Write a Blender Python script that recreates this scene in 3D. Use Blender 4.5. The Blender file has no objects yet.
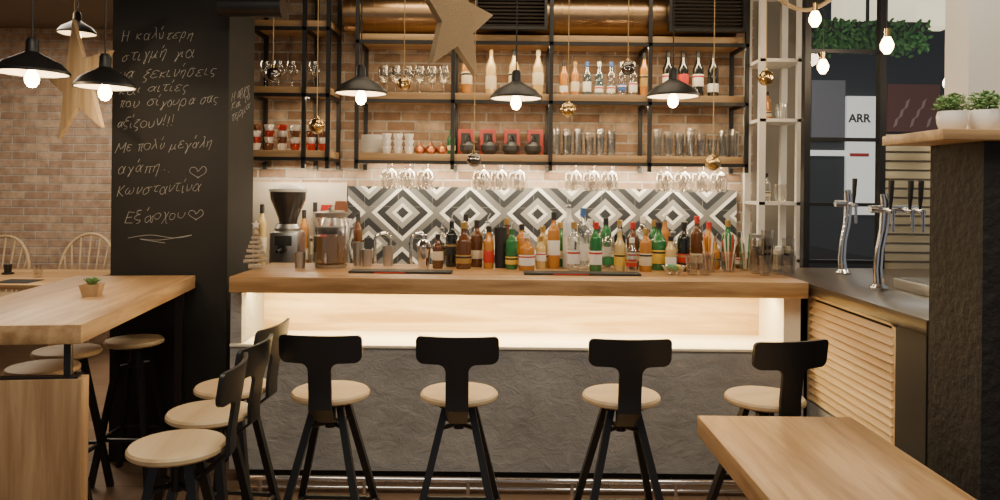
import bpy, bmesh, math, random, unicodedata
from mathutils import Vector, Matrix
random.seed(7)
F=750.0; R=0.0105; EYE=1.6
def P(u,v,D):  # u, v are image pixels, cast through the camera to a chosen depth
    "metres (X,Z) of an image pixel projected back onto the vertical plane Y=D"
    dx=u-500.0; dy=v-187.0
    return ((dx+R*dy)*D/F, EYE-(dy-R*dx)*D/F)
COL=bpy.context.scene.collection
# ------------------------------------------------------------------ materials
def newmat(name):
    m=bpy.data.materials.new(name); m.use_nodes=True
    nt=m.node_tree; b=nt.nodes["Principled BSDF"]
    return m,nt,b
def N(nt,t,**k):
    n=nt.nodes.new(t)
    for a,v in k.items():
        if a in ('operation','blend_type','data_type','offset','noise_dimensions','gradient_type','wave_type','feature'): setattr(n,a,v)
        else: n.inputs[a.replace('_',' ')].default_value=v
    return n
def setcol(inp,c): inp.default_value=(c[0],c[1],c[2],1)
def pm(name,c,rough=.5,metal=0,bump=0,bscale=40,var=0,emit=None,es=1,coat=0):
    m,nt,b=newmat(name)
    setcol(b.inputs['Base Color'],c); b.inputs['Roughness'].default_value=rough; b.inputs['Metallic'].default_value=metal
    if coat: b.inputs['Coat Weight'].default_value=coat
    if emit: setcol(b.inputs['Emission Color'],emit); b.inputs['Emission Strength'].default_value=es
    tc=nt.nodes.new('ShaderNodeTexCoord')
    no=N(nt,'ShaderNodeTexNoise',Scale=bscale,Detail=5.0); nt.links.new(tc.outputs['Object'],no.inputs['Vector'])
    v=max(var,.04)
    mx=nt.nodes.new('ShaderNodeMix'); mx.data_type='RGBA'
    setcol(mx.inputs[6],[x*(1-v) for x in c]); setcol(mx.inputs[7],[min(1,x*(1+v)) for x in c])
    nt.links.new(no.outputs['Fac'],mx.inputs[0]); nt.links.new(mx.outputs[2],b.inputs['Base Color'])
    if bump:
        bp=nt.nodes.new('ShaderNodeBump'); bp.inputs['Strength'].default_value=bump; bp.inputs['Distance'].default_value=.01
        nt.links.new(no.outputs['Fac'],bp.inputs['Height']); nt.links.new(bp.outputs['Normal'],b.inputs['Normal'])
    return m
def wood(name,c1,c2,axis='X',s=1,rough=.45,planks=0):
    m,nt,b=newmat(name)
    tc=nt.nodes.new('ShaderNodeTexCoord'); mp=nt.nodes.new('ShaderNodeMapping')
    sc={'X':(1.2,16,16),'Y':(16,1.2,16),'Z':(16,16,1.2)}[axis]
    mp.inputs['Scale'].default_value=[q*s for q in sc]
    nt.links.new(tc.outputs['Object'],mp.inputs['Vector'])
    no=N(nt,'ShaderNodeTexNoise',Scale=1.6,Detail=8.0,Roughness=.62,Distortion=.6); nt.links.new(mp.outputs['Vector'],no.inputs['Vector'])
    r=nt.nodes.new('ShaderNodeValToRGB'); r.color_ramp.elements[0].position=.36; r.color_ramp.elements[1].position=.64
    r.color_ramp.elements[0].color=(*c1,1); r.color_ramp.elements[1].color=(*c2,1)
    nt.links.new(no.outputs['Fac'],r.inputs['Fac'])
    big=N(nt,'ShaderNodeTexNoise',Scale=.35,Detail=2.0); nt.links.new(mp.outputs['Vector'],big.inputs['Vector'])
    mx=nt.nodes.new('ShaderNodeMix'); mx.data_type='RGBA'; mx.blend_type='MULTIPLY'; mx.inputs[0].default_value=.6
    r2=nt.nodes.new('ShaderNodeValToRGB'); r2.color_ramp.elements[0].position=.4; r2.color_ramp.elements[1].position=.6
    r2.color_ramp.elements[0].color=(.55,.48,.42,1); r2.color_ramp.elements[1].color=(1,1,1,1)
    nt.links.new(big.outputs['Fac'],r2.inputs['Fac'])
    nt.links.new(r.outputs[0],mx.inputs[6]); nt.links.new(r2.outputs[0],mx.inputs[7]); nt.links.new(mx.outputs[2],b.inputs['Base Color'])
    bp=nt.nodes.new('ShaderNodeBump'); bp.inputs['Strength'].default_value=.12; bp.inputs['Distance'].default_value=.004
    nt.links.new(no.outputs['Fac'],bp.inputs['Height']); nt.links.new(bp.outputs['Normal'],b.inputs['Normal'])
    b.inputs['Roughness'].default_value=rough
    return m
def brick(name,axis='X',w=.22,h=.075,k=1.0,dark=(.27,.16,.10)):
    m,nt,b=newmat(name)
    tc=nt.nodes.new('ShaderNodeTexCoord'); sp=nt.nodes.new('ShaderNodeSeparateXYZ'); cb=nt.nodes.new('ShaderNodeCombineXYZ')
    nt.links.new(tc.outputs['Object'],sp.inputs[0]); nt.links.new(sp.outputs[axis],cb.inputs[0]); nt.links.new(sp.outputs['Z'],cb.inputs[1])
    br=nt.nodes.new('ShaderNodeTexBrick'); nt.links.new(cb.outputs[0],br.inputs['Vector'])
    for kk,v in (('Scale',1.0),('Mortar Size',.009),('Mortar Smooth',.35),('Bias',-.05),('Brick Width',w),('Row Height',h)): br.inputs[kk].default_value=v
    setcol(br.inputs['Color1'],[q*k for q in dark]); setcol(br.inputs['Color2'],[q*k for q in (.52,.385,.28)]); setcol(br.inputs['Mortar'],[min(1,q*k) for q in (.46,.42,.37)])
    no=N(nt,'ShaderNodeTexNoise',Scale=11.0,Detail=8.0,Roughness=.65); nt.links.new(tc.outputs['Object'],no.inputs['Vector'])
    r=nt.nodes.new('ShaderNodeValToRGB'); r.color_ramp.elements[0].position=.36; r.color_ramp.elements[1].position=.64
    r.color_ramp.elements[0].color=(.56,.53,.49,1); r.color_ramp.elements[1].color=(1,1,1,1); nt.links.new(no.outputs['Fac'],r.inputs[0])
    mx=nt.nodes.new('ShaderNodeMix'); mx.data_type='RGBA'; mx.blend_type='MULTIPLY'; mx.inputs[0].default_value=.8
    nt.links.new(br.outputs['Color'],mx.inputs[6]); nt.links.new(r.outputs[0],mx.inputs[7]); nt.links.new(mx.outputs[2],b.inputs['Base Color'])
    bp=nt.nodes.new('ShaderNodeBump'); bp.invert=True; bp.inputs['Strength'].default_value=.8; bp.inputs['Distance'].default_value=.014
    nt.links.new(br.outputs['Fac'],bp.inputs['Height']); nt.links.new(bp.outputs['Normal'],b.inputs['Normal'])
    b.inputs['Roughness'].default_value=.85
    return m
def clear(name,c=(1,1,1),t=.8,rough=.05,edge=.35,base=.05,gain=.6):
    "thin clear glass: tinted see-through with surface reflections"
    m,nt,b=newmat(name); nt.nodes.remove(b)
    out=nt.nodes['Material Output']
    tr=nt.nodes.new('ShaderNodeBsdfTransparent'); setcol(tr.inputs[0],[x*t+(1-t)*x*.5 for x in c])
    gl=nt.nodes.new('ShaderNodeBsdfGlossy'); gl.inputs['Roughness'].default_value=rough; setcol(gl.inputs[0],(1,1,1))
    lw=nt.nodes.new('ShaderNodeLayerWeight'); lw.inputs['Blend'].default_value=edge
    ma=N(nt,'ShaderNodeMath',operation='MULTIPLY_ADD'); nt.links.new(lw.outputs['Facing'],ma.inputs[0]); ma.inputs[1].default_value=gain; ma.inputs[2].default_value=base
    mx=nt.nodes.new('ShaderNodeMixShader'); nt.links.new(ma.outputs[0],mx.inputs[0])
    nt.links.new(tr.outputs[0],mx.inputs[1]); nt.links.new(gl.outputs[0],mx.inputs[2]); nt.links.new(mx.outputs[0],out.inputs[0])
    return m
def tilemat():
    m,nt,b=newmat('diamond_tile')
    tc=nt.nodes.new('ShaderNodeTexCoord'); sp=nt.nodes.new('ShaderNodeSeparateXYZ'); nt.links.new(tc.outputs['Object'],sp.inputs[0])
    def tri(sock,off,half):
        a=N(nt,'ShaderNodeMath',operation='ADD'); a.inputs[1].default_value=off; nt.links.new(sock,a.inputs[0])
        p=N(nt,'ShaderNodeMath',operation='PINGPONG'); p.inputs[1].default_value=half; nt.links.new(a.outputs[0],p.inputs[0])
        d=N(nt,'ShaderNodeMath',operation='DIVIDE'); d.inputs[1].default_value=half*2; nt.links.new(p.outputs[0],d.inputs[0]); return d
    a=tri(sp.outputs['X'],.748+5.2,.26); c=tri(sp.outputs['Z'],-1.395+4.8,.24)
    s=N(nt,'ShaderNodeMath',operation='ADD'); nt.links.new(a.outputs[0],s.inputs[0]); nt.links.new(c.outputs[0],s.inputs[1])
    r=nt.nodes.new('ShaderNodeValToRGB'); cr=r.color_ramp; cr.interpolation='CONSTANT'
    W=(.78,.75,.68,1);G=(.15,.145,.14,1);K=(.030,.032,.036,1);L=(.29,.28,.26,1)
    st=[(0,K),(.09,W),(.155,L),(.255,K),(.38,W),(.455,G),(.58,K),(.70,L),(.79,W),(.86,K)]
    cr.elements[0].position=0; cr.elements[0].color=K; cr.elements[1].position=.09; cr.elements[1].color=W
    for p_,c_ in st[2:]:
        e=cr.elements.new(p_); e.color=c_
    nt.links.new(s.outputs[0],r.inputs[0])
    cb=nt.nodes.new('ShaderNodeCombineXYZ'); nt.links.new(sp.outputs['X'],cb.inputs[0]); nt.links.new(sp.outputs['Z'],cb.inputs[1])
    br=nt.nodes.new('ShaderNodeTexBrick'); br.offset=0.0; nt.links.new(cb.outputs[0],br.inputs['Vector'])
    for k,v in (('Scale',1.0),('Mortar Size',.0012),('Brick Width',.26),('Row Height',.24)): br.inputs[k].default_value=v
    mx=nt.nodes.new('ShaderNodeMix'); mx.data_type='RGBA'; nt.links.new(br.outputs['Fac'],mx.inputs[0]); nt.links.new(r.outputs[0],mx.inputs[6]); setcol(mx.inputs[7],(.25,.24,.22))
    nt.links.new(mx.outputs[2],b.inputs['Base Color']); b.inputs['Roughness'].default_value=.35
    return m
def plaster():
    m,nt,b=newmat('grey_plaster')
    tc=nt.nodes.new('ShaderNodeTexCoord'); mp=nt.nodes.new('ShaderNodeMapping'); mp.inputs['Scale'].default_value=(1,1,1.4); nt.links.new(tc.outputs['Object'],mp.inputs[0])
    no=N(nt,'ShaderNodeTexNoise',Scale=10.0,Detail=13.0,Roughness=.70,Distortion=.5); nt.links.new(mp.outputs[0],no.inputs['Vector'])
    big=N(nt,'ShaderNodeTexNoise',Scale=2.5,Detail=4.0); nt.links.new(mp.outputs[0],big.inputs['Vector'])
    av=N(nt,'ShaderNodeMath',operation='MULTIPLY_ADD'); nt.links.new(big.outputs['Fac'],av.inputs[0]); av.inputs[1].default_value=.6; 
    hf=N(nt,'ShaderNodeMath',operation='MULTIPLY'); nt.links.new(no.outputs['Fac'],hf.inputs[0]); hf.inputs[1].default_value=.4; nt.links.new(hf.outputs[0],av.inputs[2])
    r=nt.nodes.new('ShaderNodeValToRGB'); r.color_ramp.elements[0].position=.38; r.color_ramp.elements[1].position=.62
    r.color_ramp.elements[0].color=(.25,.25,.25,1); r.color_ramp.elements[1].color=(.37,.365,.355,1)
    nt.links.new(av.outputs[0],r.inputs[0]); nt.links.new(r.outputs[0],b.inputs['Base Color'])
    bp=nt.nodes.new('ShaderNodeBump'); bp.inputs['Strength'].default_value=.9; bp.inputs['Distance'].default_value=.018
    nt.links.new(no.outputs['Fac'],bp.inputs['Height']); nt.links.new(bp.outputs['Normal'],b.inputs['Normal'])
    b.inputs['Roughness'].default_value=.42
    return m
OAK=((.40,.235,.105),(.60,.395,.20))
m_oakX=wood('oak_x',*OAK,'X'); m_oakY=wood('oak_y',*OAK,'Y'); m_oakZ=wood('oak_z',(.38,.23,.11),(.56,.37,.20),'Z')
m_counter=wood('counter_oak',(.32,.175,.07),(.54,.33,.15),'X',rough=.35)
m_shelf=wood('shelf_pine',(.40,.25,.12),(.56,.38,.20),'X')
m_pale=wood('pale_birch',(.60,.44,.26),(.70,.55,.35),'X',s=.7)
m_paleY=wood('pale_slat_pine',(.54,.37,.19),(.68,.50,.29),'Y',s=.7)
m_palepanel=wood('panel_birch',(.46,.30,.13),(.74,.56,.30),'X',s=.55)
m_slatX=wood('cream_slat',(.70,.57,.36),(.84,.72,.50),'X',s=.7)
m_darktop=wood('dark_counter_oak',(.05,.038,.03),(.10,.075,.055),'Y',rough=.3)
m_black=pm('black_metal',(.010,.010,.011),.42); m_blackm=pm('matte_black',(.02,.02,.02),.7)
m_board=pm('chalkboard',(.013,.012,.011),.75,bscale=6,var=.3)
m_chalk=pm('chalk',(.40,.385,.36),.95)
m_dark=pm('dark_stucco',(.018,.016,.015),.8,bump=1.0,bscale=28,var=.4)
m_plaster=plaster(); m_tile=tilemat()
m_brick=brick('brick_shelf'); m_brickL=brick('brick_dining',w=.27,h=.088,k=1.22,dark=(.36,.245,.18)); m_brickY=brick('brick_return','Y')
m_white=pm('white_paint',(.70,.67,.62),.55); m_cream=pm('cream_laminate',(.80,.74,.62),.5); m_splash=pm('beige_splash',(.52,.45,.35),.5,bscale=8,var=.15)
m_ceram=pm('white_ceramic',(.84,.82,.79),.25); m_brownc=pm('brown_ceramic',(.16,.06,.03),.3); m_redc=pm('red_ceramic',(.42,.03,.02),.3)
m_chrome=pm('chrome',(.75,.75,.76),.12,1); m_steel=pm('brushed_steel',(.50,.49,.47),.35,1)
m_bronze=pm('bronze_duct',(.34,.22,.12),.28,1,bscale=4,var=.3); m_copper=pm('copper',(.50,.20,.09),.3,1); m_gold=pm('gold_bauble',(.62,.42,.17),.18,1)
m_silver=pm('smoked_bauble',(.22,.20,.19),.12,1)
m_glass=clear('drinking_glass',(.97,.96,.93),.92,.10,.32,.07,.6); m_stem=clear('stemware_glass',(.97,.96,.94),.93,.14,.34,.09,.62); m_window=clear('window_glass',(.93,.95,.95),.95,.02,.15,.02,.3)
m_bulb=pm('warm_bulb',(1,.85,.6),.4,emit=(1,.68,.32),es=30); m_led=pm('led_strip',(1,.9,.7),.4,emit=(1,.8,.5),es=12)
m_shadein=pm('cream_enamel',(.75,.66,.5),.5)
m_green=pm('leaf_green',(.13,.25,.08),.55,bscale=30,var=.6); m_greend=pm('ivy_green',(.04,.17,.04),.5,bscale=30,var=.5)
m_burlap=pm('burlap',(.30,.225,.14),.95,bump=.9,bscale=160,var=.4); m_rope=pm('jute_rope',(.40,.30,.18),.95,bump=.6,bscale=150)
m_string=pm('brass_string',(.40,.27,.12),.6)
def floormat():
    m,nt,b=newmat('floor_planks')
    tc=nt.nodes.new('ShaderNodeTexCoord'); br=nt.nodes.new('ShaderNodeTexBrick'); nt.links.new(tc.outputs['Object'],br.inputs['Vector'])
    for k,v in (('Scale',1.0),('Mortar Size',.003),('Brick Width',1.2),('Row Height',.18)): br.inputs[k].default_value=v
    setcol(br.inputs['Color1'],(.16,.10,.065)); setcol(br.inputs['Color2'],(.24,.155,.10)); setcol(br.inputs['Mortar'],(.06,.04,.03))
    nt.links.new(br.outputs['Color'],b.inputs['Base Color']); b.inputs['Roughness'].default_value=.4
    return m
m_floor=floormat()
# ------------------------------------------------------------------ mesh builder
class M:
    def __init__(s): s.bm=bmesh.new()
    def _merge(s,t):
        me=bpy.data.meshes.new('tmp'); t.to_mesh(me); t.free(); s.bm.from_mesh(me); bpy.data.meshes.remove(me); return s
    def box(s,c,d,bev=0,rot=None):
        t=bmesh.new(); bmesh.ops.create_cube(t,size=1)
        for v in t.verts: v.co=Vector((v.co.x*d[0],v.co.y*d[1],v.co.z*d[2]))
        if bev: bmesh.ops.bevel(t,geom=t.edges[:],offset=bev,segments=2,affect='EDGES',profile=.5)
        if rot is not None: bmesh.ops.transform(t,matrix=rot,verts=t.verts)
        bmesh.ops.translate(t,vec=Vector(c),verts=t.verts)
        return s._merge(t)
    def bb(s,x0,x1,y0,y1,z0,z1,bev=0): return s.box(((x0+x1)/2,(y0+y1)/2,(z0+z1)/2),(x1-x0,y1-y0,z1-z0),bev)
    def cyl(s,a,b,r1,r2=None,seg=14):
        a=Vector(a);b=Vector(b); r2=r1 if r2 is None else r2
        t=bmesh.new(); bmesh.ops.create_cone(t,cap_ends=True,segments=seg,radius1=r1,radius2=r2,depth=(b-a).length)
        q=(b-a).to_track_quat('Z','Y').to_matrix().to_4x4()
        bmesh.ops.transform(t,matrix=Matrix.Translation((a+b)/2)@q,verts=t.verts)
        return s._merge(t)
    def lathe(s,prof,c=(0,0,0),seg=24,mat=None):
        t=bmesh.new(); rings=[]
        for r,z in prof:
            if r<1e-5: rings.append([t.verts.new((0,0,z))])
            else: rings.append([t.verts.new((r*math.cos(2*math.pi*i/seg),r*math.sin(2*math.pi*i/seg),z)) for i in range(seg)])
        for A,B in zip(rings,rings[1:]):
            for i in range(seg):
                j=(i+1)%seg
                if len(A)==1 and len(B)==1: continue
                if len(A)==1: t.faces.new((A[0],B[j],B[i]))
                elif len(B)==1: t.faces.new((A[i],A[j],B[0]))
                else: t.faces.new((A[i],A[j],B[j],B[i]))
        if mat is not None: bmesh.ops.transform(t,matrix=mat,verts=t.verts)
        bmesh.ops.translate(t,vec=Vector(c),verts=t.verts)
        return s._merge(t)
    def tube(s,pts,r,seg=10,rs=None):
        pts=[Vector(p) for p in pts]; t=bmesh.new(); rings=[]
        up=None
        for i,p in enumerate(pts):
            d=(pts[min(i+1,len(pts)-1)]-pts[max(i-1,0)])
            d=d.normalized() if d.length>1e-9 else Vector((0,0,1))
            if up is None:
                up=d.orthogonal().normalized()
            up=(up-d*up.dot(d)); up=up.normalized() if up.length>1e-6 else d.orthogonal().normalized()
            w=d.cross(up); rr=rs[i] if rs else r
            rings.append([t.verts.new(p+rr*(math.cos(2*math.pi*k/seg)*up+math.sin(2*math.pi*k/seg)*w)) for k in range(seg)])
        for A,B in zip(rings,rings[1:]):
            for i in range(seg):
                j=(i+1)%seg; t.faces.new((A[i],A[j],B[j],B[i]))
        t.faces.new(rings[0][::-1]); t.faces.new(rings[-1])
        return s._merge(t)
    def poly(s,pts,th,mat=None,fn=None,cuts=()):
        "outline in local XZ, extruded along Y"
        t=bmesh.new()
        A=[t.verts.new((x,-th/2,z)) for x,z in pts]; B=[t.verts.new((x,th/2,z)) for x,z in pts]
        f1=t.faces.new(A); f2=t.faces.new(B[::-1]); n=len(pts)
        for i in range(n):
            j=(i+1)%n; t.faces.new((A[j],A[i],B[i],B[j]))
        t.normal_update()
        bmesh.ops.triangulate(t,faces=[f1,f2],ngon_method='EAR_CLIP')
        for co,no in cuts:
            bmesh.ops.bisect_plane(t,geom=t.verts[:]+t.edges[:]+t.faces[:],plane_co=co,plane_no=no)
        if fn:
            for v in t.verts: v.co=fn(v.co)
        if mat is not None: bmesh.ops.transform(t,matrix=mat,verts=t.verts)
        return s._merge(t)
    def sph(s,c,r,sc=(1,1,1),seg=20,rot=None):
        t=bmesh.new(); bmesh.ops.create_uvsphere(t,u_segments=seg,v_segments=seg//2+2,radius=r)
        for v in t.verts: v.co=Vector((v.co.x*sc[0],v.co.y*sc[1],v.co.z*sc[2]))
        if rot is not None: bmesh.ops.transform(t,matrix=rot,verts=t.verts)
        bmesh.ops.translate(t,vec=Vector(c),verts=t.verts)
        return s._merge(t)
    def obj(s,name,mat,parent=None,loc=None,rot=None,smooth=True,label=None):
        bmesh.ops.recalc_face_normals(s.bm,faces=s.bm.faces[:])
        me=bpy.data.meshes.new(name); s.bm.to_mesh(me); s.bm.free()
        if smooth:
            me.shade_smooth(); me.set_sharp_from_angle(angle=math.radians(35))
        me.materials.append(mat)
        o=bpy.data.objects.new(name,me); COL.objects.link(o)
        if loc is not None: o.location=loc
        if rot is not None: o.rotation_euler=(0,0,rot) if not hasattr(rot,'__len__') else rot
        if parent: o.parent=parent
        if label: o['label']=label
        return o
def tag(o,label,cat,group=None,kind=None):
    o['label']=label; o['category']=cat
    if group: o['group']=group
    if kind: o['kind']=kind
    return o
def struct(o,label=None):
    o['kind']='structure'
    if label: o['label']=label
    return o
def root(name,loc,rot=0,label='',cat='',group=None):
    e=bpy.data.objects.new(name,None); e.empty_display_size=.1; COL.objects.link(e); e.location=loc; e.rotation_euler=(0,0,rot)
    return tag(e,label,cat,group)
def dup(o,loc,rot=None,scale=None,label=None,parent=None):
    c=o.copy(); COL.objects.link(c)
    if parent: c.parent=parent
    else:
        c.location=loc
        if rot is not None: c.rotation_euler=(0,0,rot)
        if scale: c.scale=(scale,)*3
        if label: c['label']=label
    for ch in o.children: dup(ch,None,parent=c)
    return c
def light(kind,name,loc,power,col=(1,.74,.45),size=.1,sy=None,rot=(0,0,0),spot=None):
    l=bpy.data.lights.new(name,kind); l.energy=power; l.color=col
    if kind=='AREA':
        l.size=size
        if sy: l.shape='RECTANGLE'; l.size_y=sy
    elif kind=='SPOT': l.spot_size=spot or 1.5; l.spot_blend=.6; l.shadow_soft_size=size
    else: l.shadow_soft_size=size
    o=bpy.data.objects.new(name,l); COL.objects.link(o); o.location=loc; o.rotation_euler=rot; return o
# ------------------------------------------------------------------ room
CEIL=3.3
struct(M().bb(-6.5,6,-1.5,11,-.1,0).obj('floor',m_floor,smooth=False),'brown plank floor')
struct(M().bb(-6.5,2.9,-1.5,8.4,CEIL,CEIL+.1).obj('ceiling',pm('ceiling_paint',(.16,.13,.10),.8),smooth=False),'dark painted ceiling')
struct(M().bb(-2.05,1.95,5.8,5.95,0,CEIL).obj('wall_back',m_brick,smooth=False),'tan brick wall behind the bar shelves')
struct(M().bb(-2.2,-2.05,5.8,8.3,0,CEIL).obj('wall_return',m_brickY,smooth=False),'brick return wall')
struct(M().bb(-6.5,-2.05,8.3,8.45,0,CEIL).obj('wall_dining',m_brickL,smooth=False),'pale tan brick wall of the dining area')
struct(M().bb(-6.6,-6.5,-1.5,8.4,0,CEIL).obj('wall_left',m_brickY,smooth=False),'brick side wall')
struct(M().bb(1.95,2.32,5.8,5.9,0,CEIL).obj('wall_panel',pm('grey_wall',(.20,.175,.15),.7),smooth=False),'plain grey-brown wall strip')
px0=P(111,187,4.3)[0]; px1=P(228,187,4.3)[0]
pil=struct(M().bb(px0,px1,4.3,4.74,0,CEIL,.004).obj('wall_pillar',m_board,smooth=False),'black chalkboard-painted pillar with white handwriting')
pil['category']='pillar'
# hand-drawn chalk letters as strokes (x-height 1)
GL={'Η':([[(0,0),(.05,1.6)],[(.9,0),(.95,1.6)],[(0,.8),(.95,.85)]],1.25),'κ':([[(0,1),(0,0)],[(.6,1),(.05,.5),(.65,0)]],.9),
'α':([[(.8,1),(.6,.3),(.35,0),(.05,.2),(.05,.7),(.35,1),(.6,.7),(.75,.1),(.9,0)]],1.1),'λ':([[(0,1.5),(.2,1.45),(.45,.8),(.8,0)],[(.42,.8),(0,0)]],1.0),
'υ':([[(0,.95),(.1,.3),(.3,0),(.6,.2),(.7,.7),(.6,1)]],.95),'τ':([[(0,.9),(.3,1),(.8,1)],[(.4,1),(.35,.2),(.55,0),(.7,.1)]],.95),
'ε':([[(.65,.9),(.3,1),(.05,.8),(.2,.55),(.4,.53),(.1,.45),(0,.2),(.3,0),(.65,.15)]],.85),'ρ':([[(0,-.7),(.05,.5),(.3,1),(.65,.8),(.6,.2),(.3,0),(.08,.2)]],.9),
'η':([[(0,.9),(.1,.6),(.1,0)],[(.1,.6),(.4,1),(.6,.8),(.6,-.6)]],.95),'σ':([[(.95,1),(.35,1),(.02,.6),(.1,.1),(.4,0),(.65,.35),(.6,.8),(.4,1)]],1.1),
'ι':([[(0,.95),(.02,.2),(.2,0),(.3,.1)]],.5),'γ':([[(0,.95),(.2,.8),(.38,.1),(.3,-.6),(.2,-.5),(.4,.2),(.75,1)]],.95),
'μ':([[(0,1),(0,-.6)],[(0,.3),(.25,0),(.55,.25),(.6,1)],[(.6,.4),(.7,.05),(.85,.05)]],1.05),'ν':([[(0,1),(.25,0),(.6,.6),(.6,1)]],.85),
'ξ':([[(.1,1.5),(.6,1.5),(.2,1.35),(.1,1.05),(.5,.9),(.15,.8),(0,.4),(.3,.1),(.6,0),(.5,-.4),(.3,-.4)]],.85),
'ς':([[(.65,.9),(.3,1),(0,.6),(.15,.2),(.5,.05),(.5,-.35),(.3,-.4)]],.85),'π':([[(0,.9),(.25,1),(1,1)],[(.3,1),(.25,0)],[(.7,1),(.7,.1),(.9,0)]],1.15),
'ο':([[(.35,1),(.05,.75),(.05,.25),(.35,0),(.65,.25),(.65,.75),(.35,1)]],.9),'ω':([[(.15,.95),(0,.4),(.15,0),(.4,.1),(.45,.6),(.5,.1),(.75,0),(.95,.4),(.8,.95)]],1.2),
'Μ':([[(0,0),(.1,1.6)],[(.1,1.6),(.55,.6),(1.0,1.6)],[(1.0,1.6),(1.1,0)]],1.4),'Κ':([[(0,1.6),(0,0)],[(.8,1.6),(.05,.75)],[(.05,.75),(.85,0)]],1.1),
'Ε':([[(.8,1.55),(.05,1.6)],[(.05,1.6),(0,0)],[(0,0),(.8,.02)],[(.02,.85),(.6,.85)]],1.05),'χ':([[(0,1),(.2,.9),(.6,-.5),(.8,-.6)],[(.75,1),(0,-.6)]],.95),
'ζ':([[(.1,1.5),(.6,1.5),(.1,1),(0,.4),(.3,.1),(.6,0),(.5,-.4),(.3,-.4)]],.8),'!':([[(.05,1.7),(.03,.45)],[(.0,.16),(.02,.0)]],.55),'.':([[(0,.08),(.06,0)]],.42),' ':([],.75)}
def smoothpts(p,n=4):
    if len(p)<3: return p
    o=[]
    for i in range(len(p)-1):
        a,b,c,d=p[max(i-1,0)],p[i],p[i+1],p[min(i+2,len(p)-1)]
        for k in range(n):
            t=k/n
            o.append(tuple(.5*(2*b[j]+(c[j]-a[j])*t+(2*a[j]-5*b[j]+4*c[j]-d[j])*t*t+(3*b[j]-a[j]-3*c[j]+d[j])*t**3) for j in (0,1)))
    return o+[p[-1]]
def chalk(s,width,xh,to3d,rad,parent):
    s=unicodedata.normalize('NFD',s); q=M(); cx=0; strokes=[]; last=0
    for ch in s:
        if ch=='\u0301': strokes.append([(last+.4,1.45),(last+.65,1.95)]); continue
        st,adv=GL[ch]; last=cx; dy=random.uniform(-.22,.22); k=random.uniform(.7,1.25) if ch not in '!.' else 1; kv=random.uniform(.8,1.15); sh=random.uniform(.15,.42) if ch not in '!.' else .2
        for p in st: strokes.append([(cx+x*k+y*sh+random.uniform(-.06,.06),y*kv+dy+random.uniform(-.06,.06)) for x,y in p])
        cx+=adv*k+random.uniform(.0,.18)
    sx=width/cx
    for p in strokes:
        p=smoothpts(p); rs=[rad*random.uniform(.55,1.15) for _ in p]
        q.tube([to3d(x*sx,y*xh) for x,y in p],rad,5,rs)
    return q.obj('chalk_writing',m_chalk,parent,smooth=False)
px=4.3/750
for s,u0,u1,v,h in (("Η καλύτερη",122,195,41,6.6),("στιγμή για",122,197,60,6.6),("να ξεκινήσεις",119,217,79,6.6),("και αιτίες",120,188,94,6),("που σίγουρα σας",119,219,108,6),("αξίζουν!!!",117,175,128,6.6),
 ("Με πολύ μεγάλη",115,213,152,6.6),("αγάπη...",118,172,173,6.6),("Κωνσταντίνα",117,202,195,6.6),("Εξάρχου",125,187,222,7)):
    x0,z0=P(u0,v,4.3)
    chalk(s,(u1-u0)*px,h*px,(lambda a,b,x0=x0,z0=z0:(x0+a,4.2994,z0+b+a*.06)),.0015,pil)
for s,v in (("Η αρχη",104),("και το",114),("τερμα",124)):
    z0=P(240,v,4.5)[1]; chalk(s,.32,.034,(lambda a,b,z0=z0:(px1+.0006,4.34+a,z0+b+a*.35)),.0012,pil)
def chalkcurve(pts,r=.0014):
    pts=smoothpts(pts); M().tube([(P(u,v,4.3)[0],4.2994,P(u,v,4.3)[1]) for u,v in pts],r,6).obj('chalk_mark',m_chalk,pil)
def heart(u,v,s):
    chalkcurve([(u+1,v+1),(u-s,v-s*.6),(u-s*.8,v-s*1.2),(u-s*.2,v-s*1.1),(u,v-s*.7),(u+s*.6,v-s*1.3),(u+s*1.0,v-s*1.1),(u+s*.9,v-s*.5),(u-1,v+1)])
heart(198,177,8); heart(196,219,7)
chalkcurve([(128,238),(150,235),(175,238),(192,235),(160,240),(140,239),(165,243)])
# ------------------------------------------------------------------ bar counter
BL,BR=-1.43,1.63
bar=root('bar_counter',(0,0,0),0,'long oak-topped bar counter with glowing panel and grey plaster front','bar counter')
M().bb(-1.405,1.612,3.9,4.62,1.035,1.12,.006).obj('countertop',m_counter,bar,label='thick oak countertop')
M().bb(BL,BR,4.0,4.55,.08,.735).obj('base',m_plaster,bar,smooth=False,label='grey trowelled plaster bar front')
M().bb(BL,BR,3.99,4.39,.735,.75,.002).obj('ledge',m_cream,bar)
M().bb(BL+.06,BR-.11,4.38,4.44,.75,1.035).obj('back_panel',m_palepanel,bar,smooth=False,label='pale wood panel lit by a hidden light strip')
M().bb(BL,BL+.06,4.0,4.5,.75,1.035).obj('side_panel',m_plaster,bar,smooth=False)
M().bb(BR-.11,BR-.02,4.0,4.5,.75,1.035).obj('side_panel',m_cream,bar,smooth=False)
M().bb(BL+.08,BR-.13,4.03,4.045,1.026,1.034).obj('light_strip',m_led,bar)
M().bb(BL+.05,BR-.05,4.06,4.5,0,.08).obj('plinth',m_black,bar,smooth=False)
light('AREA','bar_led',(.05,4.14,1.022),46,(1,.77,.36),2.85,.12,(math.radians(12),0,0))
fr=root('foot_rail',(0,3.9,0),0,'polished steel foot rail along the bar base','foot rail')
M().cyl((BL+.1,0,.075),(BR-.1,0,.075),.014).obj('rail',m_chrome,fr); M().cyl((BL+.1,0,.03),(BR-.1,0,.03),.009).obj('rail',m_chrome,fr)
for i in range(6):
    x=BL+.2+i*.54
    M().cyl((x,0,0),(x,0,.07),.012).cyl((x,0,.05),(x,.11,.05),.009).obj('bracket',m_chrome,fr)
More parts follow.
